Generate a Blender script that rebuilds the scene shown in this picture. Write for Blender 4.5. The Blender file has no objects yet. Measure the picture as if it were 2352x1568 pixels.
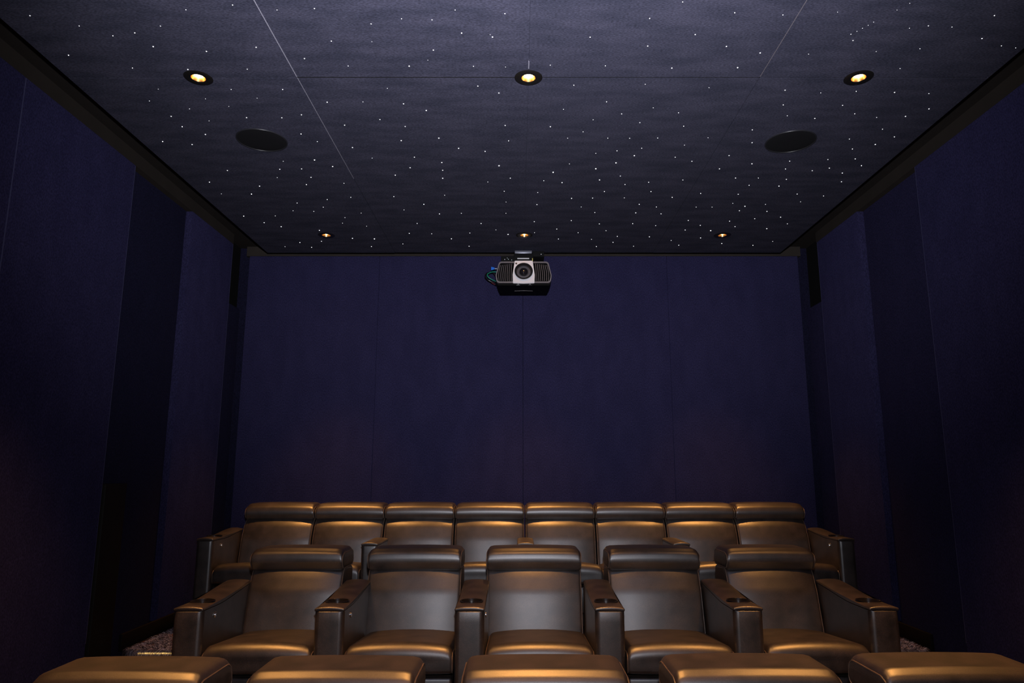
import bpy, bmesh, math, random
from mathutils import Vector, Matrix

LEA0, LEA1, LEA_R, LEA_S = (.013,.0095,.008), (.052,.037,.0315), .42, .9
WALL0, WALL1 = (.025,.0228,.066), (.029,.0264,.075)
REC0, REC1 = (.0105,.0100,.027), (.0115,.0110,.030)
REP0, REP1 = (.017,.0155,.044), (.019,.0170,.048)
CEIL0, CEIL1 = (.035,.036,.056), (.052,.051,.077)
BULB, STAR, LED = 20.0, 2.0, 1.3
WARM = (1,.43,.105); SPOT_ANG = 66; P_MID, P_BACK, P_FRONT = 420, 250, 270
P_SPILL = 2.0
FLASH_C = (.89,.90,1.0)
FLASH_BEAMS = [('flash_up', 1350, 94, 62), ('flash_forward', 900, 84, 25), ('flash_spill', 60, 160, 8), ('flash_low', 85, 80, -7)]
FL_POS = (-.03,-.02,1.62)
YAROW, YBROW, YCROW = 1.985, 3.985, 5.505
F_PX, PITCH = 1628, 10.5

random.seed(7)
S = bpy.context.scene
COL = S.collection
R = math.radians

# ------------------------------------------------------------------ materials
def principled(name, color, rough=.5, spec=.5, metal=0.0, emit=None, estr=0.0):
    m = bpy.data.materials.new(name); m.use_nodes = True
    b = m.node_tree.nodes['Principled BSDF']
    b.inputs['Base Color'].default_value = (*color, 1)
    b.inputs['Roughness'].default_value = rough
    b.inputs['Specular IOR Level'].default_value = spec
    b.inputs['Metallic'].default_value = metal
    if emit:
        b.inputs['Emission Color'].default_value = (*emit, 1)
        b.inputs['Emission Strength'].default_value = estr
    return m

def noisy(name, c0, c1, scale, rough=.8, spec=.2, bump_scale=400, bump=.2, dist=.002, stretch=(1,1,1),
          detail=3, sheen=0.0, drough=0.0, fine=0.0, fine_scale=300, lo=.35, hi=.65):
    m = principled(name, c0, rough, spec)
    nt = m.node_tree; N = nt.nodes; L = nt.links; b = N['Principled BSDF']
    tc = N.new('ShaderNodeTexCoord'); mp = N.new('ShaderNodeMapping'); mp.inputs['Scale'].default_value = stretch
    L.new(tc.outputs['Object'], mp.inputs['Vector'])
    n1 = N.new('ShaderNodeTexNoise'); n1.inputs['Scale'].default_value = scale; n1.inputs['Detail'].default_value = detail
    L.new(mp.outputs[0], n1.inputs['Vector'])
    rp = N.new('ShaderNodeValToRGB'); rp.color_ramp.elements[0].position = lo; rp.color_ramp.elements[1].position = hi
    rp.color_ramp.elements[0].color = (*c0, 1); rp.color_ramp.elements[1].color = (*c1, 1)
    L.new(n1.outputs['Fac'], rp.inputs['Fac'])
    out = rp.outputs['Color']
    n2 = N.new('ShaderNodeTexNoise'); n2.inputs['Scale'].default_value = bump_scale; n2.inputs['Detail'].default_value = 2
    L.new(mp.outputs[0], n2.inputs['Vector'])
    if fine > 0:
        n3 = N.new('ShaderNodeTexNoise'); n3.inputs['Scale'].default_value = fine_scale; n3.inputs['Detail'].default_value = 1
        L.new(mp.outputs[0], n3.inputs['Vector'])
        mr = N.new('ShaderNodeMapRange'); mr.inputs['From Min'].default_value = .3; mr.inputs['From Max'].default_value = .7
        mr.inputs['To Min'].default_value = 1 - fine; mr.inputs['To Max'].default_value = 1 + fine
        L.new(n3.outputs['Fac'], mr.inputs['Value'])
        mx = N.new('ShaderNodeMix'); mx.data_type = 'RGBA'; mx.blend_type = 'MULTIPLY'; mx.inputs['Factor'].default_value = 1
        L.new(out, mx.inputs['A']); L.new(mr.outputs[0], mx.inputs['B'])
        out = mx.outputs['Result']
    L.new(out, b.inputs['Base Color'])
    bp = N.new('ShaderNodeBump'); bp.inputs['Strength'].default_value = bump; bp.inputs['Distance'].default_value = dist
    L.new(n2.outputs['Fac'], bp.inputs['Height']); L.new(bp.outputs[0], b.inputs['Normal'])
    if drough: b.inputs['Diffuse Roughness'].default_value = drough
    if sheen:
        b.inputs['Sheen Weight'].default_value = sheen; b.inputs['Sheen Roughness'].default_value = .6
    return m

M = {}
M['leather'] = noisy('brown_leather', LEA0, LEA1, 13, rough=LEA_R, spec=LEA_S, bump_scale=380, bump=.14, dist=.002, detail=6, fine=.5, fine_scale=230, lo=.3, hi=.7)
M['leather'].node_tree.nodes['Principled BSDF'].inputs['IOR'].default_value = 1.7
M['leather_dark'] = noisy('dark_leather', (.045,.034,.028), (.07,.05,.042), 9, rough=.45, spec=.4, bump_scale=220, bump=.2, dist=.003)
M['piping'] = noisy('leather_piping', (.11,.075,.055), (.16,.11,.08), 30, rough=.42, spec=.5, bump_scale=300, bump=.1)
M['wall'] = noisy('navy_wall_fabric', WALL0, WALL1, 5, rough=.95, spec=.1, bump_scale=350, bump=.25, dist=.002, stretch=(1.6,1.6,.8), fine=.32, fine_scale=100, drough=.5)
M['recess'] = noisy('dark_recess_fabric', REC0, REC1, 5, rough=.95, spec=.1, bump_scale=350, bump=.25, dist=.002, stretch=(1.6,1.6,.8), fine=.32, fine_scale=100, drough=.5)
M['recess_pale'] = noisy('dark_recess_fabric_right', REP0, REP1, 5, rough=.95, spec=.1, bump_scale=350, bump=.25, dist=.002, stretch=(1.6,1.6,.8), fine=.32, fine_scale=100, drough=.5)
M['ceil'] = noisy('charcoal_ceiling_fabric', CEIL0, CEIL1, 7, rough=.95, spec=.1, bump_scale=260, bump=.3, dist=.002, stretch=(.5,1.6,1), detail=6, fine=.38, fine_scale=160)
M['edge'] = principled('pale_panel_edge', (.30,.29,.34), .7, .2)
M['edge_highlight'] = principled('painted_navy_highlight', (.07,.07,.15), .7, .2)  # lighter navy paints the highlight along wall panel edges
M['black'] = principled('matt_black_paint', (.006,.006,.006), .8, .2)
M['soffit'] = noisy('brown_black_soffit', (.021,.0175,.0145), (.024,.020,.017), 4, rough=.85, spec=.2)
M['band'] = noisy('brown_grey_band', (.031,.0255,.021), (.036,.029,.024), 4, rough=.85, spec=.2)
M['skirt'] = noisy('dark_skirting', (.006,.0045,.004), (.008,.006,.005), 6, rough=.7, spec=.15)
M['wood'] = noisy('dark_stained_wood', (.007,.006,.0045), (.010,.008,.006), 6, rough=.6, spec=.3, stretch=(6,6,.6))
M['carpet_base'] = noisy('carpet_backing', (.020,.014,.014), (.05,.035,.036), 60, rough=1, spec=.05, bump_scale=150, bump=.8, dist=.01)
M['yarn_dark'] = principled('dark_brown_yarn', (.035,.024,.026), .9, .1)
M['yarn_mid'] = principled('mauve_yarn', (.40,.30,.34), .9, .15)
M['yarn_pale'] = principled('pale_pink_yarn', (.95,.85,.92), .7, .4)
M['yarn_rust'] = principled('rust_yarn', (.30,.10,.045), .9, .15)
M['trim'] = principled('black_lamp_trim', (.008,.007,.006), .35, .5)
M['reflector'] = principled('brass_reflector', (.75,.42,.16), .3, .5, 1.0)
M['bulb'] = principled('lit_bulb', (1,.9,.7), .5, .5, 0, (1,.78,.42), BULB)
M['star'] = principled('lit_star_fibre', (1,1,1), .5, .5, 0, (.95,.96,1), STAR)
M['grille'] = principled('black_speaker_cloth', (.006,.006,.007), .9, .2)
M['grille_rim'] = principled('speaker_rim', (.02,.02,.022), .35, .6)
M['chrome'] = principled('chrome', (.75,.75,.77), .18, .5, 1)
M['cup'] = principled('black_cup_holder', (.012,.010,.009), .22, .6)
M['proj_dark'] = principled('gunmetal_plastic', (.085,.075,.08), .4, .5)
M['proj_rim'] = principled('grey_plastic_rim', (.16,.14,.15), .4, .5)
M['proj_black'] = principled('black_plastic', (.002,.002,.0022), .6, .08)
M['grille_dark'] = principled('grille_recess', (.003,.003,.003), .9, .05)
M['proj_silver'] = principled('silver_plate', (.72,.71,.74), .38, .5, .0)
M['lens_ring'] = principled('lens_ring', (.012,.012,.014), .25, .6)
M['lens_metal'] = principled('lens_barrel_metal', (.26,.245,.27), .42, .5, .6)
M['glass'] = principled('lens_glass', (.01,.008,.012), .04, .9)
M['white_mark'] = principled('white_print', (.7,.7,.7), .6, .3)
M['steel'] = principled('grey_steel', (.30,.31,.36), .35, .5, .6)
M['white'] = principled('white_label', (.8,.8,.82), .5, .3)
M['yellow'] = principled('yellow_tag', (.75,.65,.15), .5, .3)
M['cable_black'] = principled('black_cable', (.01,.01,.012), .4, .5)
M['cable_green'] = principled('green_cable', (.02,.30,.18), .4, .5)
M['cable_red'] = principled('red_cable', (.20,.02,.03), .4, .5)
M['blue'] = principled('blue_connector', (.01,.16,.75), .35, .5)
M['led'] = principled('warm_led', (1,.8,.4), .5, .5, 0, (1,.62,.18), LED)

# ------------------------------------------------------------------ builders
def link(name, me, mat, parent=None, loc=(0,0,0), rot=(0,0,0)):
    o = bpy.data.objects.new(name, me); COL.objects.link(o)
    if mat is not None and not me.materials:
        for mm in (mat if isinstance(mat, (list, tuple)) else [mat]): me.materials.append(mm)
    if parent: o.parent = parent
    o.location = loc; o.rotation_euler = rot
    return o

def finish(bm, name, smooth=True, angle=35):
    bmesh.ops.recalc_face_normals(bm, faces=bm.faces)
    me = bpy.data.meshes.new(name); bm.to_mesh(me); bm.free()
    if smooth:
        me.polygons.foreach_set('use_smooth', [True]*len(me.polygons))
        me.set_sharp_from_angle(angle=R(angle))
        for q in me.polygons:
            if q.loop_total > 12: q.use_smooth = False
    return me

def tag(o, label=None, cat=None, group=None, kind=None):
    if label: o['label'] = label
    if cat: o['category'] = cat
    if group: o['group'] = group
    if kind: o['kind'] = kind
    return o

def empty(name, loc, rz=0):
    o = bpy.data.objects.new(name, None); COL.objects.link(o)
    o.empty_display_size = .1; o.location = loc; o.rotation_euler = (0,0,rz)
    return o

def add_box(bm, x0,x1,y0,y1,z0,z1, bev=0, seg=2):
    vs = [bm.verts.new((x,y,z)) for x in (x0,x1) for y in (y0,y1) for z in (z0,z1)]
    f = [(0,1,3,2),(4,6,7,5),(0,4,5,1),(2,3,7,6),(0,2,6,4),(1,5,7,3)]
    fs = [bm.faces.new([vs[i] for i in q]) for q in f]
    bmesh.ops.recalc_face_normals(bm, faces=fs)
    if bev:
        es = list({e for q in fs for e in q.edges})
        bmesh.ops.bevel(bm, geom=es, offset=bev, segments=seg, affect='EDGES', profile=.5)

def box_me(name, x0,x1,y0,y1,z0,z1, bev=0, seg=2):
    bm = bmesh.new(); add_box(bm, x0,x1,y0,y1,z0,z1, bev, seg); return finish(bm, name)

def box(name, mat, parent, x0,x1,y0,y1,z0,z1, bev=0, seg=2):
    return link(name, box_me(name, x0,x1,y0,y1,z0,z1,bev,seg), mat, parent)

def fillet(pts, rad, seg=6):
    """closed polygon with rounded corners -> list of 2D points"""
    out = []; n = len(pts)
    for i in range(n):
        p = Vector(pts[i]); a = Vector(pts[i-1]); b = Vector(pts[(i+1)%n]); r = rad[i] if isinstance(rad,(list,tuple)) else rad
        if r <= 0: out.append(p); continue
        u = (a-p); v = (b-p); lu, lv = u.length, v.length; u /= lu; v /= lv
        ang = math.acos(max(-1,min(1,u.dot(v)))); t = r/math.tan(ang/2); t = min(t, .49*lu, .49*lv); r2 = t*math.tan(ang/2)
        c = p + (u+v).normalized()*(r2/math.sin(ang/2))
        p0 = p+u*t; p1 = p+v*t; v0 = p0-c; v1 = p1-c
        a0 = math.atan2(v0.y,v0.x); a1 = math.atan2(v1.y,v1.x); d = (a1-a0+math.pi)%(2*math.pi)-math.pi
        for k in range(seg+1):
            q = a0+d*k/seg; out.append(c+Vector((math.cos(q),math.sin(q)))*r2)
    return out

def densify(pts, step=.05):
    out = []
    for i,p in enumerate(pts):
        q = pts[(i+1)%len(pts)]; out.append(p); k = int((q-p).length/step)
        for j in range(1,k+1): out.append(p+(q-p)*(j/(k+1)))
    return out

def normals2(pts):
    n = len(pts); A = sum(pts[i].x*pts[(i+1)%n].y-pts[(i+1)%n].x*pts[i].y for i in range(n)); s = 1 if A>0 else -1
    res = []
    for i in range(n):
        d = (pts[(i+1)%n]-pts[i-1]); nn = Vector((d.y,-d.x))*s; res.append(nn.normalized() if nn.length>0 else nn)
    return res

def corner_shift(x, x0, x1, zlo, zhi, z, rt, rb):
    """how far the top comes down (and the bottom up) where the ends are rounded off"""
    d = min(x-x0, x1-x); u = max(0,min(1,(z-zlo)/(zhi-zlo))); s = 0
    if rt and d < rt: s -= rt*(1-math.sqrt(max(0,1-(1-d/rt)**2)))*(max(0,(u-.35)/.65)**1.2)
    if rb and d < rb: s += rb*(1-math.sqrt(max(0,1-(1-d/rb)**2)))*(max(0,(.4-u)/.4))
    return s

def cushion(bm, prof, x0, x1, er, crown=0.0, weight=None, mid=14, ends=4, power=2.4, rt=0, rb=0, square=False):
    """upholstered block: the (y,z) profile swept along x, with rounded ends and a crown that swells towards the middle"""
    prof = densify([Vector(p) for p in prof]); nr = normals2(prof)
    secs = []
    for k in range(ends+1):
        a = R(90)*(1-k/ends); secs.append((x0+er*(1-math.sin(a)), -er*(1-math.cos(a))))
    for k in range(1,mid): secs.append((x0+er+(x1-x0-2*er)*(1-math.cos(math.pi*k/mid))/2, 0))
    for k in range(ends+1):
        a = R(90)*(k/ends); secs.append((x1-er*(1-math.sin(a)), -er*(1-math.cos(a))))
    xc = (x0+x1)/2; hw = (x1-x0)/2; rows = []; zlo = min(p.y for p in prof); zhi = max(p.y for p in prof)
    for x, off in secs:
        t = abs((x-xc)/hw); cr = crown*(1-t**power)
        row = []
        for p,n in zip(prof,nr):
            q = p+(Vector((n.x,0)) if square else n)*off+n*(cr*(weight(p,n) if weight else 1))
            row.append(bm.verts.new((x, q.x, q.y+corner_shift(x,x0,x1,zlo,zhi,p.y,rt,rb))))
        rows.append(row)
    n = len(prof)
    for a,b in zip(rows, rows[1:]):
        for i in range(n): bm.faces.new((a[i],a[(i+1)%n],b[(i+1)%n],b[i]))
    bm.faces.new(rows[0]); bm.faces.new(rows[-1])

def tube(bm, pts, r, closed=False, seg=6):
    pts = [Vector(p) for p in pts]; n = len(pts); rings = []; up = None
    for i,p in enumerate(pts):
        if closed: d = pts[(i+1)%n]-pts[i-1]
        else: d = pts[min(i+1,n-1)]-pts[max(i-1,0)]
        d.normalize()
        if up is None: up = d.orthogonal().normalized()
        up = (up-d*up.dot(d)).normalized(); w = d.cross(up)
        rings.append([bm.verts.new(p+(up*math.cos(2*math.pi*k/seg)+w*math.sin(2*math.pi*k/seg))*r) for k in range(seg)])
    m = n if closed else n-1
    for i in range(m):
        a,b = rings[i],rings[(i+1)%n]
        for k in range(seg): bm.faces.new((a[k],a[(k+1)%seg],b[(k+1)%seg],b[k]))
    if not closed: bm.faces.new(rings[0]); bm.faces.new(rings[-1])

def spline(pts, n=8):
    pts = [Vector(p) for p in pts]; out = []
    for i in range(len(pts)-1):
        p0 = pts[max(i-1,0)]; p1 = pts[i]; p2 = pts[i+1]; p3 = pts[min(i+2,len(pts)-1)]
        for k in range(n):
            t = k/n
            out.append(.5*((2*p1)+(p2-p0)*t+(2*p0-5*p1+4*p2-p3)*t*t+(3*p1-p0-3*p2+p3)*t**3))
    out.append(pts[-1]); return out

def lathe(bm, prof, seg=32, axis='z', org=(0,0,0), close=False):
    """prof: list of (r, h)"""
    o = Vector(org); rows = []
    for r,h in prof:
        ring = []
        for k in range(seg):
            a = 2*math.pi*k/seg; c,s = math.cos(a)*r, math.sin(a)*r
            v = {'z':Vector((c,s,h)),'y':Vector((c,h,s)),'x':Vector((h,c,s))}[axis]
            ring.append(bm.verts.new(o+v))
        rows.append(ring)
    for a,b in zip(rows,rows[1:]):
        for k in range(seg): bm.faces.new((a[k],a[(k+1)%seg],b[(k+1)%seg],b[k]))
    if close:
        bm.faces.new(rows[0]); bm.faces.new(rows[-1])

def prism(bm, pts, y0, y1, axis='y', bev=0):
    """2D outline pts (x,z) extruded along y"""
    a = [bm.verts.new((p[0],y0,p[1])) for p in pts]; b = [bm.verts.new((p[0],y1,p[1])) for p in pts]
    n = len(pts); fs=[bm.faces.new(a), bm.faces.new(b)]
    for i in range(n): fs.append(bm.faces.new((a[i],a[(i+1)%n],b[(i+1)%n],b[i])))
    bmesh.ops.recalc_face_normals(bm, faces=fs)
    if bev: bmesh.ops.bevel(bm, geom=list(fs[0].edges)+list(fs[1].edges), offset=bev, segments=2, affect='EDGES')

# ------------------------------------------------------------------ setting
CAM = Vector((-.055, 0, 1.36))
ZF, ZA, ZC = 0.0, -.215, .215            # middle, near and rear floor levels
ZR = 3.42                                # underside of the star ceiling
ZP = 3.486                               # top of the wall panels
ZU = 3.585                               # black slab above
YB = 6.80                                # face of the rear wall panels
XS = 2.745                               # face of the side wall panels
YN = -3.2                                # wall behind the photographer

def struct(o): o['kind'] = 'structure'; return o

struct(box('floor', M['carpet_base'], None, -2.95,2.95, YN,3.32, ZA-.1,ZA))
struct(box('floor_riser_middle', M['carpet_base'], None, -2.95,2.95, 3.32,5.05, ZA-.1,ZF))
struct(box('floor_riser_rear', M['carpet_base'], None, -2.72,2.72, 5.06,6.85, ZA-.1,ZC-.02, .012))
w = struct(box('wall_left', M['black'], None, -2.99,-2.85, YN,6.98, ZA-.1,ZU+.1))
def panel(parent, sx, y0, y1, xf, mat, name='fabric_panel', z0=.06):
    a, b = (xf, 2.85) if sx > 0 else (-2.85, -xf)
    z0 = (ZC if y0 > 5 else ZF if y0 > 3.4 else ZA) + z0
    return box(name, M[mat], parent, a,b, y0+.0015,y1-.0015, z0,ZP, .004)
def side_wall(w, s, e1, e2, e3, rec):
    panel(w, s, YN+.05, .9, XS, 'wall'); panel(w, s, .9, 3.55, XS, 'wall'); panel(w, s, 3.55, e1, XS, 'wall')
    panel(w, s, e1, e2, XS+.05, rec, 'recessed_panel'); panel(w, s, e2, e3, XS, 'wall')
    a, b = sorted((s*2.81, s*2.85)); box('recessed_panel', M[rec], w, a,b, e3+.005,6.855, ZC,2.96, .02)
    for y in (e1-.0015, e3-.0015):
        a, b = sorted((s*(XS-.0006), s*(XS+.012))); box('edge_strip', M['edge_highlight'], w, a,b, y-.0035,y+.0003, ZC+.1,ZP-.004)  # thin strips added as painted highlights on the panel ends
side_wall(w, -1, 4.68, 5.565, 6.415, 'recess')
for yy in (3.55,):
    box('edge_strip', M['edge_highlight'], w, -XS-.001,-XS+.0022, yy-.0035,yy+.001, ZF+.1,ZP-.004)  # painted highlight line along the left wall seam
w = struct(box('wall_right', M['black'], None, 2.85,2.99, YN,6.98, ZA-.1,ZU+.1))
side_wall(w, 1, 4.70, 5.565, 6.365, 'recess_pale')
w = struct(box('wall_back', M['recess'], None, -2.85,2.85, 6.86,6.98, ZA-.1,ZU+.1))
bx = [-2.735,-1.435,-.008,1.425,2.735]
for a,b in zip(bx,bx[1:]): box('fabric_panel', M['wall'], w, a+.002,b-.002, YB,6.86, ZC+.02,ZP, .005)
struct(box('wall_front', M['black'], None, -2.85,2.85, YN-.12,YN, ZA-.1,ZU+.1))
struct(box('ceiling_upper', M['soffit'], None, -2.99,2.99, YN,6.98, ZU,ZU+.1))
# brown-grey bands above the wall panels
struct(box('trim_1', M['band'], None, -2.765,2.765, YB+.002,6.86, ZP+.002,ZU))
struct(box('trim_2', M['band'], None, -2.85,-XS-.004, YN,6.43, ZP+.002,ZU))
struct(box('trim_3', M['band'], None, XS+.004,2.85, YN,6.39, ZP+.002,ZU))
for nm, s in (('baseboard_left',-1),('baseboard_right',1)):
    a,b = sorted((s*2.722, s*2.745))
    struct(box(nm, M['skirt'], None, a,b, 5.06,6.79, ZC-.03,ZC+.075, .004))
struct(box('trim_4', M['wood'], None, -2.80,-2.752, 4.735,4.99, ZF,1.29, .004))

LAMPS = [(-1.75,3.44),(0,3.44),(1.75,3.44),(-1.745,5.97),(0,5.97),(1.745,5.97)]
def drill(me, x, y, r=.052, axis='z'):
    mx = Matrix.Translation((x,y,ZR)) if axis == 'z' else Matrix.Translation((x,0,y)) @ Matrix.Rotation(R(90),4,'X')
    o = bpy.data.objects.new('tmp_panel', me); COL.objects.link(o)
    bm = bmesh.new(); bmesh.ops.create_cone(bm, cap_ends=True, segments=32, radius1=r, radius2=r, depth=.3, matrix=mx)
    cme = bpy.data.meshes.new('tmp_cut'); bm.to_mesh(cme); bm.free()
    co = bpy.data.objects.new('tmp_cut', cme); COL.objects.link(co)
    md = o.modifiers.new('b','BOOLEAN'); md.operation = 'DIFFERENCE'; md.object = co; md.solver = 'EXACT'
    dg = bpy.context.evaluated_depsgraph_get(); dg.update()
    nm = bpy.data.meshes.new_from_object(o.evaluated_get(dg)); nm.name = 'ceiling_panel'; nm.polygons.foreach_set('use_smooth', [False]*len(nm.polygons))
    bpy.data.objects.remove(o); bpy.data.objects.remove(co)
    return nm

# the star ceiling: a raft of fabric panels hung below the slab
c = struct(box('ceiling', M['black'], None, -2.43,2.43, YN+.3,6.47, ZR+.03,ZR+.07))
xs = [-2.44,-1.225,0,1.225,2.44]; ys = [YN+.3, .55, 3.437, 6.478]
drop = [.005,0,.002,.004]
for i,(a,b) in enumerate(zip(xs,xs[1:])):
    for y0,y1 in zip(ys,ys[1:]):
        gl, gr = (.0002 if a == 0 else .0015), (.0002 if b == 0 else .0015)
        pm = box_me('ceiling_panel', a+gl,b-gr, y0+.0025,y1-.0025, ZR-drop[i]*.5,ZR+.03, .0008)
        pm.polygons.foreach_set('use_smooth', [False]*len(pm.polygons))
        for lx,ly in LAMPS:
            if a-.05 < lx < b+.05 and y0-.05 < ly < y1+.05: pm = drill(pm, lx, ly)
        link('ceiling_panel', pm, M['ceil'], c)
for a,b in ((-2.43,-1.81),(-1.69,-.06),(.06,1.69),(1.81,2.43)): box('seam_strip', M['black'], c, a,b, 3.4342,3.4398, ZR-.0006,ZR+.01)
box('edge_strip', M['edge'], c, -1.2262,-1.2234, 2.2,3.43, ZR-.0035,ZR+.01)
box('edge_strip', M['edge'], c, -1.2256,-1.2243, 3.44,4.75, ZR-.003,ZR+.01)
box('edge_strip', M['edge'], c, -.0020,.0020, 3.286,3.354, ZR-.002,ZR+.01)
box('edge_strip', M['proj_rim'], c, 1.2225,1.2255, 2.2,3.43, ZR-.002,ZR+.01)

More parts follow.
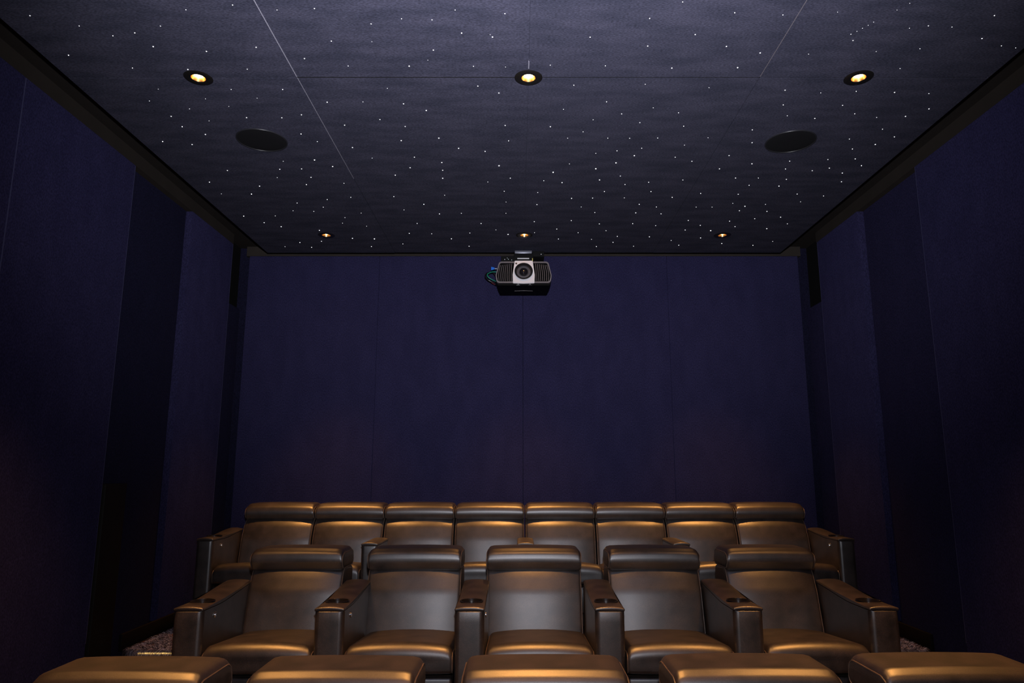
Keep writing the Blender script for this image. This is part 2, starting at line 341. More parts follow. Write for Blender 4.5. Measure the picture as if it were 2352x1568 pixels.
# ------------------------------------------------------------------ stars in the ceiling
STARS = "-0.324,3.052,3.6;-0.178,3.083,3.6;-0.616,3.331,3.8;-0.185,4.534,5.1;0.189,4.639,5.2;0.480,4.580,5.1;-1.846,3.157,3.6;1.079,3.343,3.7;-1.416,4.438,4.8;0.606,4.486,4.9;1.152,3.213,3.5;-1.602,3.197,3.4;-1.768,3.358,3.5;-0.475,3.190,3.4;-0.586,3.785,3.9;0.968,3.158,3.3;-1.339,6.062,6.1;-0.551,4.129,4.2;-1.343,3.163,3.2;-1.135,3.263,3.3;0.581,3.155,3.2;0.740,3.347,3.4;-0.792,4.163,4.1;0.712,4.376,4.3;1.608,5.844,5.7;-1.134,3.692,3.6;0.527,4.770,4.5;-2.289,2.918,2.8;-1.878,3.047,2.9;-1.332,2.843,2.7;-2.307,3.230,3.1;-2.091,3.849,3.6;-1.654,3.864,3.6;-2.085,3.975,3.7;-0.974,2.871,2.8;-0.741,2.982,2.8;-0.705,3.710,3.5;-0.273,3.523,3.3;-0.161,3.594,3.4;0.291,3.083,2.9;0.551,2.940,2.8;0.931,2.899,2.8;0.791,3.062,2.9;0.140,3.978,3.7;2.125,2.918,2.8;2.180,3.092,2.9;1.405,3.561,3.3;2.016,3.584,3.4;2.219,3.850,3.6;-1.988,4.075,3.8;-2.299,4.170,3.8;-1.121,4.259,3.9;-1.321,4.541,4.2;-2.055,5.027,4.6;-0.439,4.271,3.9;-0.570,4.483,4.1;-0.591,4.743,4.3;-0.143,5.948,5.4;2.221,4.212,3.9;-0.961,3.116,2.8;-1.321,3.831,3.4;2.307,3.763,3.4;-1.941,4.878,4.3;-2.068,5.743,5.0;0.262,4.818,4.2;1.528,4.499,4.0;1.725,5.276,4.6;1.848,4.878,4.3;-0.115,2.907,2.6;-1.100,3.961,3.4;1.566,3.108,2.7;1.697,3.875,3.3;-2.132,4.212,3.6;-1.395,4.069,3.5;-2.290,5.491,4.6;-1.532,6.047,5.0;-0.270,4.315,3.7;-0.796,4.566,3.9;-0.919,4.690,4.0;-0.790,5.239,4.4;-0.651,6.068,5.0;1.331,4.580,3.9;2.284,4.529,3.8;2.075,5.793,4.8;-1.340,3.553,3.0;-1.447,3.866,3.2;-0.133,3.965,3.3;0.246,3.512,2.9;-1.697,4.586,3.7;-1.591,4.850,3.9;-2.276,4.806,3.9;-1.768,5.835,4.7;-2.036,6.164,4.9;-0.743,4.401,3.6;-0.577,4.608,3.7;0.353,5.116,4.1;0.892,5.421,4.4;2.208,4.650,3.8;-0.593,2.944,2.4;-0.453,2.952,2.4;-0.874,3.892,3.1;0.444,3.686,2.9;0.549,3.823,3.0;1.866,2.994,2.4;1.453,3.718,2.9;-1.545,4.580,3.6;-1.521,4.722,3.7;-2.178,5.645,4.3;1.428,4.187,3.3;1.336,4.372,3.4;1.488,4.734,3.7;1.116,5.096,3.9;2.082,4.568,3.6;2.105,4.276,3.3;2.192,4.423,3.5;2.289,4.109,3.2;2.093,5.517,4.2;1.109,6.010,4.6;1.570,6.038,4.6;-2.110,2.994,2.3;-1.995,3.070,2.4;-1.730,2.995,2.3;-1.556,2.876,2.2;-2.048,3.344,2.6;-1.459,3.355,2.6;-0.340,2.881,2.2;-0.738,3.978,3.0;0.677,2.824,2.2;0.394,3.327,2.5;0.945,3.972,3.0;1.374,4.017,3.0;1.800,3.573,2.7;1.793,3.724,2.8;-2.066,4.606,3.4;-0.115,4.166,3.1;-0.110,4.741,3.5;0.092,5.244,3.9;-0.691,5.449,4.0;-1.007,5.922,4.3;0.587,4.982,3.7;0.889,5.237,3.9;0.907,5.672,4.2;1.113,4.462,3.3;0.886,4.812,3.6;0.934,4.984,3.7;1.312,5.016,3.7;1.711,5.372,4.0;1.936,5.387,4.0;1.857,4.757,3.5;1.786,4.582,3.4;2.269,4.800,3.6;1.485,5.712,4.2;1.803,6.193,4.5;0.878,3.810,2.7;0.673,3.928,2.8;1.156,2.915,2.2;2.314,3.152,2.3;1.907,3.820,2.8;-0.366,5.672,4.0;-0.508,6.280,4.4;0.386,5.600,3.9;0.588,4.305,3.1;0.628,5.680,4.0;0.807,6.164,4.3;0.987,4.399,3.1;1.626,4.864,3.4;1.598,5.033,3.5;1.100,5.444,3.8;1.768,4.457,3.2;2.039,5.029,3.5;1.703,5.610,3.9;1.356,5.595,3.9;1.422,6.244,4.3;-1.621,3.553,2.5;-1.146,2.881,2.0;-0.930,3.330,2.3;-0.285,3.333,2.3;0.110,3.321,2.3;1.982,3.003,2.1;2.212,3.597,2.5;2.164,4.008,2.7;-1.831,6.130,4.1;-1.969,6.303,4.2;-0.997,5.083,3.4;0.277,5.807,3.9;0.306,6.071,4.0;0.513,5.110,3.4;0.643,4.129,2.8;0.742,4.268,2.9;0.721,4.852,3.3;0.823,5.998,4.0;0.669,6.286,4.2;0.818,4.126,2.8;2.014,4.433,3.0;2.022,4.138,2.8;1.893,5.553,3.7;1.788,5.743,3.8;2.104,6.247,4.1;1.533,3.058,2.0;1.928,3.176,2.1;-1.323,4.172,2.7;-1.516,5.136,3.3;-1.325,5.092,3.2;-1.411,6.283,3.9;-0.158,4.980,3.2;0.080,5.626,3.6;0.666,4.703,3.0;1.123,4.772,3.1;1.034,5.295,3.4;1.982,4.611,3.0;1.384,5.829,3.7;0.206,3.771,2.3;2.056,3.863,2.4;-1.768,5.207,3.1;0.129,4.784,2.9;-0.513,5.434,3.3;-0.903,5.672,3.4;-0.812,5.933,3.5;-0.476,5.913,3.5;0.506,4.128,2.5;0.344,4.044,2.5;0.705,5.849,3.5;1.650,4.734,2.9;2.253,5.066,3.1;2.207,5.674,3.4;-2.129,3.674,2.1;-1.944,3.763,2.2;-0.931,3.689,2.2;0.630,3.503,2.1;0.720,3.753,2.2;0.390,3.894,2.3;1.922,3.350,2.0;1.523,3.844,2.2;-1.313,4.826,2.8;-1.589,5.295,3.0;-1.690,5.387,3.0;-1.474,5.527,3.1;-0.609,5.057,2.9;-1.109,6.212,3.5;0.468,5.901,3.3;0.454,4.341,2.5;0.562,5.416,3.1;1.011,6.276,3.5;1.008,4.224,2.4;1.110,5.723,3.2;1.323,6.108,3.4;0.983,3.537,1.9;1.787,3.012,1.7;2.396,3.169,1.8;1.397,3.222,1.8;1.612,3.589,2.0;-2.031,5.486,2.9;-0.273,4.808,2.6;0.092,5.001,2.7;0.442,5.295,2.8;0.293,4.504,2.4;0.754,5.107,2.7;0.603,6.080,3.2;1.347,5.295,2.8;1.472,5.295,2.8;1.873,5.237,2.8;-1.512,3.644,1.9;-0.120,3.339,1.7;1.396,2.893,1.5;1.691,2.832,1.5;1.596,2.966,1.6;1.566,3.012,1.6;1.724,3.200,1.7;-1.026,4.416,2.2;-1.762,4.726,2.4;-1.851,5.372,2.7;-0.148,5.193,2.6;-0.153,5.434,2.7;-0.964,5.360,2.7;0.088,5.901,2.9;0.255,4.128,2.1;1.132,4.123,2.1;1.612,5.216,2.6;2.126,5.184,2.6;2.247,6.136,3.0;-1.804,3.651,1.7;-1.892,3.904,1.9;-0.765,3.121,1.5;-0.513,3.278,1.6;-0.189,3.065,1.5;-0.767,3.546,1.7;1.659,2.879,1.4;1.582,2.989,1.5;1.551,3.036,1.5;-2.280,5.024,2.3;-1.632,4.459,2.1;-1.526,5.658,2.6;-1.319,5.424,2.5;-1.339,5.732,2.6;-2.211,6.286,2.9;-0.246,5.832,2.7;-1.707,3.735,1.7;-2.017,3.549,1.6"
bm = bmesh.new(); lathe(bm, [(.85,0),(.74,-.42),(.43,-.74),(.0001,-.85)], 8); star_me = finish(bm, 'ceiling_star', True, 80)
for q in STARS.split(';'):
    x,y,r = map(float, q.split(','))
    drp = .00125 if x < -1.225 else 0 if x < 0 else .0005 if x < 1.225 else .001
    o = link('ceiling_star', star_me, M['star'], None, (x,y,ZR-.0005-drp*2))
    k = r*.001; o.scale = (k,k,k)
    tag(o, 'tiny white fibre optic star point set in the dark ceiling', 'star light', 'star points in the ceiling')

# ------------------------------------------------------------------ downlights
bm = bmesh.new(); lathe(bm, [(.036,.0),(.037,-.003),(.042,-.004),(.071,-.0035),(.074,-.001),(.074,.004)], 40); trim_me = finish(bm,'trim_ring',True,50)
bm = bmesh.new(); lathe(bm, [(.0362,-.002),(.034,.004),(.030,.020),(.026,.028)], 40); refl_me = finish(bm,'reflector')
bm = bmesh.new(); lathe(bm, [(.025,.020),(.018,.014),(.009,.011),(.0001,.010)], 24); bulb_me = finish(bm,'bulb')
def downlight(x, y, label, power):
    t = empty('downlight', (x,y,ZR-.001)); tag(t, label, 'ceiling light', 'recessed downlights')
    link('trim_ring', trim_me, M['trim'], t); link('reflector', refl_me, M['reflector'], t); link('bulb', bulb_me, M['bulb'], t)
    ld = bpy.data.lights.new('downlight_beam','SPOT'); ld.energy = power; ld.color = WARM; ld.spot_size = R(SPOT_ANG); ld.spot_blend = 1.0
    ld.shadow_soft_size = .085
    l2 = bpy.data.lights.new('downlight_spill','SPOT'); l2.energy = P_SPILL; l2.color = WARM; l2.spot_size = R(172); l2.spot_blend = 1.0; l2.shadow_soft_size = .03
    o2 = bpy.data.objects.new('downlight_spill', l2); COL.objects.link(o2); o2.location = (x,y,ZR-.012)
    lo = bpy.data.objects.new('downlight_beam', ld); COL.objects.link(lo); lo.location = (x,y,ZR-.012)
side = {-1:'left', 0:'centre', 1:'right'}
for k in (-1,0,1):
    downlight(1.75*k, 3.44, {-1:'large lit downlight with black ring, left one of the nearer three in the ceiling',
        0:'large lit downlight with black ring below the short white line, middle of the nearer three',
        1:'large lit downlight with black ring, right one of the nearer three in the ceiling'}[k], P_MID)
    downlight(1.745*k, 5.97, {-1:'small far lit downlight, left one of the three near the rear wall',
        0:'small far lit downlight in the ceiling just above the projector',
        1:'small far lit downlight, right one of the three near the rear wall'}[k], P_BACK)
    ld = bpy.data.lights.new('near_downlight_beam','SPOT'); ld.energy = P_FRONT; ld.color = WARM; ld.spot_size = R(80); ld.spot_blend = 1.0
    ld.shadow_soft_size = .085
    lo = bpy.data.objects.new('near_downlight_beam', ld); COL.objects.link(lo); lo.location = (1.75*k, .9, ZR-.012)

# ------------------------------------------------------------------ ceiling speakers
bm = bmesh.new(); lathe(bm, [(.147,-.002),(.148,-.006),(.154,-.006),(.156,.0),(.156,.006)], 56); rim_me = finish(bm,'rim',True,50)
bm = bmesh.new(); lathe(bm, [(.0001,-.0045),(.08,-.0045),(.14,-.0040),(.148,-.002)], 56); gr_me = finish(bm,'grille')
for k,lab in ((-1,'round black ceiling speaker below the left large downlight'),(1,'round black ceiling speaker below the right large downlight')):
    t = empty('ceiling_speaker', (1.667*k, 4.155 if k<0 else 4.175, ZR-.001)); tag(t, lab, 'speaker', 'ceiling speakers')
    link('rim', rim_me, M['grille_rim'], t); link('grille', gr_me, M['grille'], t)

# ------------------------------------------------------------------ recliners
MESH = {}
def cached(key, fn):
    if key not in MESH: MESH[key] = fn()
    return MESH[key]

def piping_me(prof, x, inset, x0, x1, rt, rb, r=.0034):
    pr = densify([Vector(p) for p in prof], .08); nr = normals2(pr)
    zlo = min(p.y for p in pr); zhi = max(p.y for p in pr)
    bm = bmesh.new(); tube(bm, [(x, p.x-n.x*inset, p.y-n.y*inset+corner_shift(x,x0,x1,zlo,zhi,p.y,rt,rb)) for p,n in zip(pr,nr)], r, True, 6); return finish(bm,'piping')

def block(part, parent, key, prof, x0, x1, er, crown, weight, pipe=True, mat='leather', power=2.4, rt=0, rb=0):
    def mk():
        bm = bmesh.new(); cushion(bm, prof, x0, x1, er, crown, weight, power=power, rt=rt, rb=rb); return finish(bm, part)
    o = link(part, cached(key+(part,), mk), M[mat], parent)
    if pipe:
        for s,x in ((0,x0+er*.3),(1,x1-er*.3)):
            link('piping', cached(key+(part,'pipe',s), lambda: piping_me(prof, x, er*.28, x0, x1, rt, rb)), M['piping'], o)
    return o

def seat_prof(fy):
    return fillet([(fy,.315),(fy-.006,.452),(.66,.395),(.66,.30)], [.025,.055,.01,.01], 8)
BACK = fillet([(.580,.29),(.594,.40),(.640,.60),(.690,.715),(.765,.776),(.965,.755),(.90,.12),(.70,.10)], [.02,.12,.25,.14,.05,.04,.02,.02], 6)
HEAD = fillet([(.690,.752),(.652,.815),(.664,.862),(.705,.884),(.955,.884),(.975,.752)], [.035,.05,.04,.04,.055,.04], 8)
HEADC = fillet([(.712,.752),(.680,.810),(.700,.856),(.750,.886),(.965,.888),(.985,.752)], [.035,.05,.05,.05,.055,.04], 8)

BACKB = fillet([(.580,.29),(.594,.40),(.655,.63),(.712,.748),(.765,.772),(.965,.755),(.90,.12),(.70,.10)], [.02,.12,.25,.05,.05,.04,.02,.02], 6)
def wt_seat(p,n): return max(0,n.y)*1.0 + max(0,-n.x)*.35
def wt_back(p,n): return max(0,-n.x)
def wt_head(p,n): return max(0,n.y)*.7 + max(0,-n.x)*.5

def arm_meshes(w, y0, y1, zr, cup, zt=.632):
    """armrest body and pad; the pad rises towards the back; with a real hole for the cup holder"""
    def top(y):
        t = max(0,min(1,(y-y0-.22)/(y1-y0-.22))); return zt + zr*(t*t*(3-2*t)*.55+t*.45)
    n = 12; ysn = [y0+(y1-y0)*k/n for k in range(n+1)]
    body = [(y0,.03)] + [(y, top(y)) for y in ysn] + [(y1,.03)]
    rb = [.01,.005]+[0]*(n-1)+[.01,.01]
    pad = [(y0-.001, top(y0)+.001)] + [(y0-.001, top(y0)+.015)] + [(y, top(y)+.015) for y in ysn[1:]] + [(y1, top(y1)+.001)] + [(y, top(y)+.001) for y in reversed(ysn[1:-1])]
    rp = [.006,.010]+[0]*(n-1)+[.012,.004]+[0]*(n-1)
    bm = bmesh.new(); cushion(bm, fillet(body,rb,4), -w/2, w/2, .026, .004, lambda p,n: max(0,-n.x), square=True); bme = finish(bm,'armrest')
    bm = bmesh.new(); cushion(bm, fillet(pad,rp,5), -w/2-.001, w/2+.001,   .006, .010, lambda p,n: max(0,n.y)); pme = finish(bm,'arm_pad')
    if cup:
        cy = y0+.175; res = []
        for me in (bme,pme):
            o = bpy.data.objects.new('tmp_arm', me); COL.objects.link(o)
            bm = bmesh.new(); bmesh.ops.create_cone(bm, cap_ends=True, segments=40, radius1=cup, radius2=cup, depth=.22, matrix=Matrix.Translation((0,cy,zt+.03)))
            cme = bpy.data.meshes.new('tmp_cut'); bm.to_mesh(cme); bm.free()
            co = bpy.data.objects.new('tmp_cut', cme); COL.objects.link(co)
            md = o.modifiers.new('b','BOOLEAN'); md.operation = 'DIFFERENCE'; md.object = co; md.solver = 'EXACT'
            dg = bpy.context.evaluated_depsgraph_get(); dg.update()
            nm = bpy.data.meshes.new_from_object(o.evaluated_get(dg)); nm.name = me.name
            nm.polygons.foreach_set('use_smooth',[True]*len(nm.polygons))
            nm.set_sharp_from_angle(angle=R(35))
            for q in nm.polygons:
                if q.loop_total > 12: q.use_smooth = False
           
            bpy.data.objects.remove(o); bpy.data.objects.remove(co); res.append(nm)
        bme,pme = res
        zz = top(cy)+.0245
        bm = bmesh.new()
        lathe(bm, [(cup+.006,zz-.001),(cup+.006,zz+.003),(cup+.001,zz+.004),(cup-.002,zz),(cup-.003,zz-.07),(.0001,zz-.072)], 40, 'z', (0,cy,0))
        cm = finish(bm,'cup_holder',True,50)
    else: cm = None
    return bme,pme,cm

bm = bmesh.new(); lathe(bm, [(.0001,.007),(.0075,.0065),(.0085,.004),(.0125,.0055),(.015,.004),(.015,-.004)], 24, 'x'); btn_me = finish(bm,'button',True,40)

def armrest(parent, x, w, y0, y1, zr, cup=.056, button=None):
    zt = .632 if cup else .597
    bme,pme,cm = cached(('arm',w,y0,y1,zr,cup), lambda: arm_meshes(w,y0,y1,zr,cup,zt))
    a = link('armrest', bme, M['leather'], parent, (x,0,0))
    link('arm_pad', pme, M['leather'], a)
    if cm: tag(link('cup_holder', cm, M['cup'], a), 'black round cup holder')
    if button:
        tag(link('button', btn_me, M['chrome'], a, (button*w/2, y0+.16, zt-.045), (0,0,0 if button>0 else math.pi)), 'small round chrome recline button')
    return a

def recliner(loc, label, group, width=.59, head=.588, fy=0.0, sx=(None,None), arms=(), rz=0, shift=0.0):
    t = empty('recliner', loc, rz); tag(t, label, 'recliner', group)
    h = width/2
    s0 = sx[0] if sx[0] is not None else -h; s1 = sx[1] if sx[1] is not None else h
    block('seat', t, ('seat',fy,s0,s1), seat_prof(fy), s0, s1, .02, .024, wt_seat, rt=.045)
    hb = head/2; hx = shift
    block('backrest', t, ('back',head,hx,fy), BACK if fy else BACKB, hx-hb, hx+hb, .018, .034, wt_back, power=2.6)
    block('headrest', t, ('head',head,fy,hx), HEADC if fy else HEAD, hx-hb-.002, hx+hb+.002, .016, .010, wt_head, rt=.04, rb=.022)
    base = box_me('base', s0+.02, s1-.02, fy+.06, .70, .0, .29, .01) if ('base',fy,s0,s1) not in MESH else None
    if base: MESH[('base',fy,s0,s1)] = base
    link('base', MESH[('base',fy,s0,s1)], M['leather_dark'], t)
    k = ('foot',fy,s0,s1)
    if k not in MESH: MESH[k] = box_me('footrest', s0+.008, s1-.008, fy+.008, fy+.056, .10, .297, .014, 3)
    link('footrest', MESH[k], M['leather'], t)
    for a in arms: armrest(t, *a[:-1], button=a[-1])
    return t

GA, GB, GC = 'recliners in the nearest row', 'recliners in the middle row', 'recliners in the rear row'
# middle row: five seats, six armrests
ax = [-1.818,-1.064,-.315,.436,1.182,1.912]
names = ['leftmost recliner of the middle row, beside the carpeted step', 'second recliner from the left in the middle row',
         'central recliner of the middle row, facing the camera squarely', 'second recliner from the right in the middle row',
         'rightmost recliner of the middle row, with armrests on both sides']
for i in range(5):
    xc = (ax[i]+ax[i+1])/2; gap = ax[i+1]-ax[i]; w_ = gap-.166
    hd = [.585,.592,.60,.578,.56][i]
    arms = [(ax[i]-xc, .158, 0.0, .70, .044, .060, 1)]
    if i == 4: arms.append((ax[5]-xc, .158, 0.0, .70, .044, .060, None))
    recliner((xc, YBROW+[.0,.0,.0,.0,.02][i], ZF), 'brown leather ' + names[i], GB, w_, hd, 0.0, (None,None), arms, 0, [-.012,-.02,-.016,-.004,0][i])
# rear row: eight seats in four pairs
pc = .597; aw = .128
for i in range(8):
    xc = -2.385+pc*(i+.5); h = pc/2-.002
    s0 = -h + (aw/2+.003 if i in (2,4,6) else 0); s1 = h - (aw/2+.003 if i in (1,3,5) else 0)
    arms = []
    if i == 0: arms = [(-pc/2-aw/2-.004, aw, .105, .70, .034, .053, 1)]
    elif i == 7: arms = [(pc/2+aw/2+.004, aw, .105, .70, .034, .053, -1)]
    elif i in (2,4,6): arms = [(-pc/2, aw, .105, .55, .0, None, None)]
    lab = ['brown leather recliner at the left end of the rear row, with outer armrest', 'brown leather recliner second from the left end of the rear row',
           'brown leather recliner third from the left end of the rear row', 'brown leather recliner fourth from the left in the rear row, left of middle armrest',
           'brown leather recliner fourth from the right in the rear row, right of middle armrest', 'brown leather recliner third from the right end of the rear row',
           'brown leather recliner second from the right end of the rear row', 'brown leather recliner at the right end of the rear row, with outer armrest'][i]
    dz = [.004,.0,-.006,-.008,-.004,0,.004,.01][i]
    recliner((xc, YCROW, ZC), lab, GC, pc-.004, pc-.010, .105, (s0,s1), arms)
# nearest row: five seats on the lowest floor, only their headrests in the frame
axa = [-1.82,-1.08,-.335,.4126,1.165,1.915]
for i in range(5):
    xc = [-1.452,-.71,.041,.792,1.54][i]
    hd = .592
    arms = [(-.371, .146, 0.0, .70, .044, .060, 1)]
    if i == 4: arms.append((.371, .146, 0.0, .70, .044, .060, None))
    lab = ['leftmost', 'second from the left', 'middle', 'second from the right', 'rightmost'][i]
    recliner((xc, YAROW+[-.03,-.015,0,.015,.03][i], ZA), 'brown recliner cut off by the lower edge, %s of the nearest row' % lab, GA, .586, hd, 0.0, (None,None), arms)

# ------------------------------------------------------------------ shaggy carpet on the rear step and its light strip
def carpet():
    bm = bmesh.new(); rnd = random.Random(3)
    def strand(p, d, L, w, mi):
        d = d.normalized(); sd = d.cross(Vector((rnd.uniform(-1,1),rnd.uniform(-1,1),rnd.uniform(-.3,1)))).normalized()*w
        q = p + d*L*.55; e = p + d*L + Vector((0,0,-L*.45))
        v = [bm.verts.new(x) for x in (p-sd,p+sd,q+sd*.9,q-sd*.9,e)]
        for f in ((v[0],v[1],v[2],v[3]),(v[3],v[2],v[4])):
            ff = bm.faces.new(f); ff.material_index = mi
    def pick(x,y):
        n = math.sin(x*31+y*17)+math.sin(x*11-y*43)
        r = rnd.random()
        if n > 1.2 and r < .4: return 3
        return 0 if r < .48 else 1 if r < .80 else 2
    def region(x0,x1,n):
        for _ in range(n):
            x = rnd.uniform(x0,x1); y = 5.045+rnd.random()**1.4*(1.0 if abs(x) > 2.57 else .5)
            d = Vector((rnd.gauss(0,.35)-.75*(1 if x<0 else -1), rnd.gauss(-.4,.35), rnd.uniform(.12,.5)))
            strand(Vector((x,y,ZC-.022)), d, rnd.uniform(.028,.052), rnd.uniform(.0005,.0010), pick(x,y))
        for _ in range(n//3):                                     # pile hanging over the nosing
            x = rnd.uniform(x0,x1)
            d = Vector((rnd.gauss(0,.35), rnd.uniform(-.9,-.2), rnd.uniform(-.9,.35)))
            strand(Vector((x,5.058+rnd.uniform(0,.01),ZC-rnd.uniform(.02,.04))), d, rnd.uniform(.024,.042), rnd.uniform(.0005,.0010), pick(x,5.05))
    region(-2.665,-1.95,19000); region(1.98,2.675,17000); region(-1.95,1.98,5000)
    me = bpy.data.meshes.new('shag_carpet'); bm.to_mesh(me); bm.free(); return me
o = link('shag_carpet', carpet(), [M['yarn_dark'],M['yarn_mid'],M['yarn_pale'],M['yarn_rust']])
tag(o, 'shaggy brown and mauve carpet pile on the rear step', 'carpet', kind='stuff')
o = box('light_strip', M['led'], None, -2.60,2.60, 5.045,5.056, .168,.177, .001)
tag(o, 'warm yellow light strip under the edge of the carpeted rear step', 'light strip')

# ------------------------------------------------------------------ projector
PX, PY = -.004, 6.27
t = empty('projector', (PX,PY,3.063)); t.scale = (1,1,.92); tag(t, 'grey and black projector with big round lens hanging before the rear wall', 'projector')
def outline(wt, wb, z0, z1, r=.03, bulge=.012, seg=5):
    pts = [(-wb,z0),(wb,z0),(wb+bulge,(z0*2+z1)/3),(wt,z1),(-wt,z1),(-wb-bulge,(z0*2+z1)/3)]
    return fillet(pts, [r,r,.09,r,r,.09], seg)
def sweep(bm, rings, cap=True):
    rows = [[bm.verts.new((p[0],y,p[1])) for p in pr] for y,pr in rings]; n = len(rows[0])
    for a,b in zip(rows,rows[1:]):
        for i in range(n): bm.faces.new((a[i],a[(i+1)%n],b[(i+1)%n],b[i]))
    if cap: bm.faces.new(rows[0]); bm.faces.new(rows[-1])
    return rows
# body shell, local z=0 at the underside
bm = bmesh.new()
O = lambda g, z0=.0, z1=.225: outline(.228-g, .247-g, z0+g, z1-g)
sweep(bm, [(.030,O(.012)),(.034,O(.0)),(.20,O(.0)),(.44,O(.008)),(.452,O(.02))]); link('body', finish(bm,'body',True,40), M['proj_black'], t)
# front rim frame round both grilles
bm = bmesh.new()
o1 = outline(.226,.246,.002,.222); o2 = outline(.216,.236,.016,.208, .022)
rows = [[bm.verts.new((p[0],y,p[1])) for p in pr] for y,pr in ((.032,o1),(-.004,o1),(-.008,[Vector(p)*.995 for p in o1]),(-.008,o2),(.014,o2))]
for a,b in zip(rows,rows[1:]):
    n = len(a)
    for i in range(n): bm.faces.new((a[i],a[(i+1)%n],b[(i+1)%n],b[i]))
link('front_frame', finish(bm,'front_frame',True,40), M['proj_rim'], t)
bm = bmesh.new(); prism(bm, [tuple(p) for p in outline(.218,.238,.010,.215)], .012,.028)
link('grille_back', finish(bm,'grille_back'), M['grille_dark'], t)
for s in (-1,1):
    for k in range(7):
        xt = s*(.109+.0172*k); xb = s*(.112+.0182*k); bow = s*.008*(.4+k/6)
        bm = bmesh.new(); z0, z1 = .022, .200-.0025*k
        pts = [(xb+(xt-xb)*u+bow*math.sin(math.pi*u*.9+.3), -.003, z0+(z1-z0)*u) for u in [j/8 for j in range(9)]]
        tube(bm, pts, .0028, False, 6); link('grille_bar', finish(bm,'grille_bar'), M['proj_rim'], t)
# silver centre plate
bm = bmesh.new()
pl = fillet([(-.098,-.004),(0,-.008),(.098,-.004),(.101,.08),(.082,.226),(-.082,.226),(-.101,.08)], [.006,0,.006,.05,.008,.008,.05], 4)
prism(bm, [tuple(p) for p in pl], -.022, .02, bev=.004)
pme = drill(finish(bm,'centre_plate'), 0, .117, .076, 'y'); pme.name = 'centre_plate'
tag(link('centre_plate', pme, M['proj_silver'], t), 'silver centre plate')
bm = bmesh.new(); lathe(bm, [(.0001,-.004),(.008,-.003),(.009,0),(.009,.004)], 20, 'y', (-.068,-.022,.196)); link('sensor', finish(bm,'sensor'), M['lens_ring'], t)
lz = .117
bm = bmesh.new(); lathe(bm, [(.084,-.020),(.083,-.036),(.079,-.041),(.072,-.037),(.068,-.024),(.060,-.004)], 56, 'y', (0,0,lz))
lens = link('lens', finish(bm,'lens',True,40), M['lens_ring'], t); tag(lens, 'large black round lens')
bm = bmesh.new(); lathe(bm, [(.060,-.004),(.052,-.010),(.044,.004),(.041,.006)], 56, 'y', (0,0,lz)); link('inner_ring', finish(bm,'inner_ring',True,40), M['lens_metal'], lens)
bm = bmesh.new(); lathe(bm, [(.041,.006),(.039,-.008),(.034,-.011),(.030,-.004)], 48, 'y', (0,0,lz)); link('focus_ring', finish(bm,'focus_ring',True,40), M['lens_ring'], lens)
bm = bmesh.new(); lathe(bm, [(.0305,-.003),(.026,-.008),(.016,-.012),(.0001,-.014)], 40, 'y', (0,0,lz)); link('front_glass', finish(bm,'front_glass'), M['glass'], lens)
# black lip under the front with two printed marks
bm = bmesh.new()
sweep(bm, [(.0,fillet([(-.236,-.022),(.236,-.022),(.243,-.002),(-.243,-.002)],[.012,.012,.004,.004],3)),(.05,fillet([(-.236,-.026),(.236,-.026),(.243,-.002),(-.243,-.002)],[.012,.012,.004,.004],3)),(.40,fillet([(-.222,-.012),(.222,-.012),(.236,.0),(-.236,.0)],[.01,.01,.004,.004],3))])
link('underside', finish(bm,'underside',True,40), M['proj_black'], t)
bm = bmesh.new(); tube(bm, spline([(-.085,.20,-.0225),(0,.19,-.0230),(.085,.20,-.0225)],6), .0018, False, 6); link('lip', finish(bm,'lip'), M['proj_rim'], t)
for x in (-.05,.058):
    bm = bmesh.new(); add_box(bm, x-.004,x+.004, -.003,.0, -.0125,-.0085); link('printed_mark', finish(bm,'printed_mark',False), M['white_mark'], t)
    bm = bmesh.new(); add_box(bm, x-.017,x+.017, -.003,.0, -.0195,-.0180); link('printed_mark', finish(bm,'printed_mark',False), M['proj_rim'] if x > 0 else M['white_mark'], t)
# mount
m = empty('projector_mount', (PX,PY,ZR)); tag(m, 'black and steel bracket carrying the projector from the ceiling', 'mount')
zt = 3.045+.226-ZR
box('top_plate', M['steel'], m, -.082,.078, .125,.145, -.032,-.006, .002)
box('bracket', M['black'], m, -.080,.078, .14,.30, -.07,-.004, .003)
box('bracket', M['black'], m, .085,.195, .13,.30, -.062,-.010, .003)
box('bracket', M['black'], m, -.21,-.09, .10,.24, zt+.004,-.07, .003)
box('post', M['black'], m, -.09,.09, .08,.30, zt+.001,-.05, .003)
tag(box('label_strip', M['white'], m, -.058,.052, .076,.0795, zt+.046,zt+.055), 'white label strip')
tag(box('tag', M['yellow'], m, .080,.086, .05,.062, zt+.018,zt+.046, .001), 'small yellow tag')
for x,z in ((-.003,-.042),(.165,-.040)): 
    bm = bmesh.new(); lathe(bm, [(.0001,-.004),(.004,-.003),(.005,.002)], 12, 'y', (x,.139 if x<.1 else .129,z)); link('bolt', finish(bm,'bolt'), M['chrome'], m)
for k,(x,z) in enumerate(((-.175,-.100),(-.155,-.085),(-.142,-.098),(-.11,-.105))):
    if z > zt: 
        bm = bmesh.new(); lathe(bm, [(.0001,-.003),(.003,-.002),(.0035,.002)], 10, 'y', (x,.099,z)); link('bolt', finish(bm,'bolt'), M['chrome'], m)
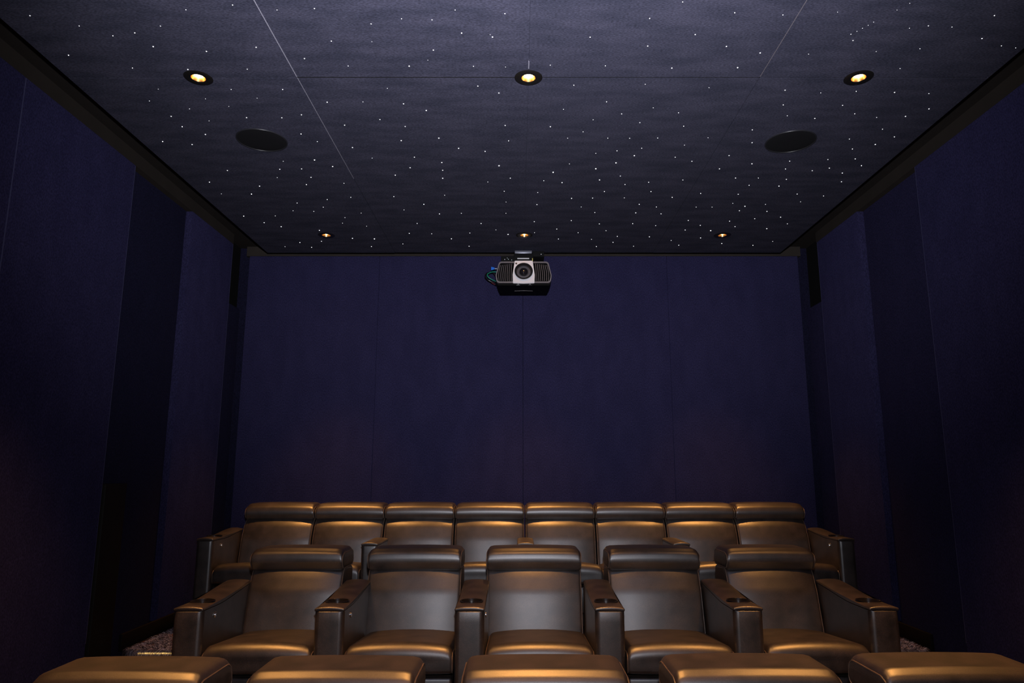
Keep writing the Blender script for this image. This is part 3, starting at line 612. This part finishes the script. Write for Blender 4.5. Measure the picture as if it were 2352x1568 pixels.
# cables at the projector's left side
def cable(name, pts, r, mat, label):
    bm = bmesh.new(); tube(bm, spline(pts,8), r, False, 8)
    return tag(link(name, finish(bm,name), M[mat]), label, 'cable')
bx_, by_ = PX, PY
cable('cable', [(bx_-.262,by_+.30,3.207),(bx_-.29,by_+.28,3.244),(bx_-.345,by_+.25,3.230),(bx_-.362,by_+.22,3.189),(bx_-.33,by_+.20,3.147),(bx_-.27,by_+.22,3.124),(bx_-.262,by_+.25,3.115)], .006, 'cable_black', 'black cable looping out beside the left side of the projector')
cable('cable', [(bx_-.262,by_+.24,3.239),(bx_-.30,by_+.22,3.233),(bx_-.34,by_+.19,3.202),(bx_-.33,by_+.18,3.170),(bx_-.29,by_+.19,3.147),(bx_-.262,by_+.22,3.141)], .0042, 'cable_green', 'green cable looping out beside the left side of the projector')
cable('cable', [(bx_-.262,by_+.27,3.120),(bx_-.29,by_+.25,3.129),(bx_-.33,by_+.23,3.156)], .003, 'cable_red', 'thin dark red wire under the green cable loop')
bm = bmesh.new(); sweep(bm, [(.0,fillet([(-.020,-.017),(.012,-.006),(.012,.008),(-.020,.016)],.003,3)),(.016,fillet([(-.020,-.017),(.012,-.006),(.012,.008),(-.020,.016)],.003,3))])
o = link('cable_connector', finish(bm,'cable_connector'), M['blue'], None, (bx_-.285,by_+.18,3.256)); tag(o, 'bright blue cable plug at the left side of the projector', 'connector')

box('plug_pin', M['steel'], o, .010,.036, .004,.012, -.004,.004, .001)

# ------------------------------------------------------------------ camera flash built from several spot beams, not a room lamp
for nm, en, ang, el in FLASH_BEAMS:
    fl = bpy.data.lights.new(nm,'SPOT'); fl.energy = en; fl.color = FLASH_C; fl.spot_size = R(ang); fl.spot_blend = 1.0; fl.shadow_soft_size = .03
    fo = bpy.data.objects.new(nm, fl); COL.objects.link(fo)
    fo.location = FL_POS; fo.rotation_euler = (R(90+el),0,0)
W = bpy.data.worlds.new('World'); S.world = W; W.use_nodes = True
W.node_tree.nodes['Background'].inputs[0].default_value = (.6,.6,1,1); W.node_tree.nodes['Background'].inputs[1].default_value = 0.0

# ------------------------------------------------------------------ camera
cd = bpy.data.cameras.new('Camera'); co = bpy.data.objects.new('Camera', cd); COL.objects.link(co)
cd.sensor_width = 36; cd.lens = F_PX/2352*36; cd.shift_x = -14/2352; cd.clip_start = .02
co.location = CAM; co.rotation_euler = (R(90+PITCH),0,0)
S.camera = co
vs = S.view_settings
S.display_settings.display_device = 'sRGB'
vs.view_transform = 'Standard'; vs.look = 'None'; vs.exposure = 0.0; vs.gamma = 1.0; vs.use_curve_mapping = False
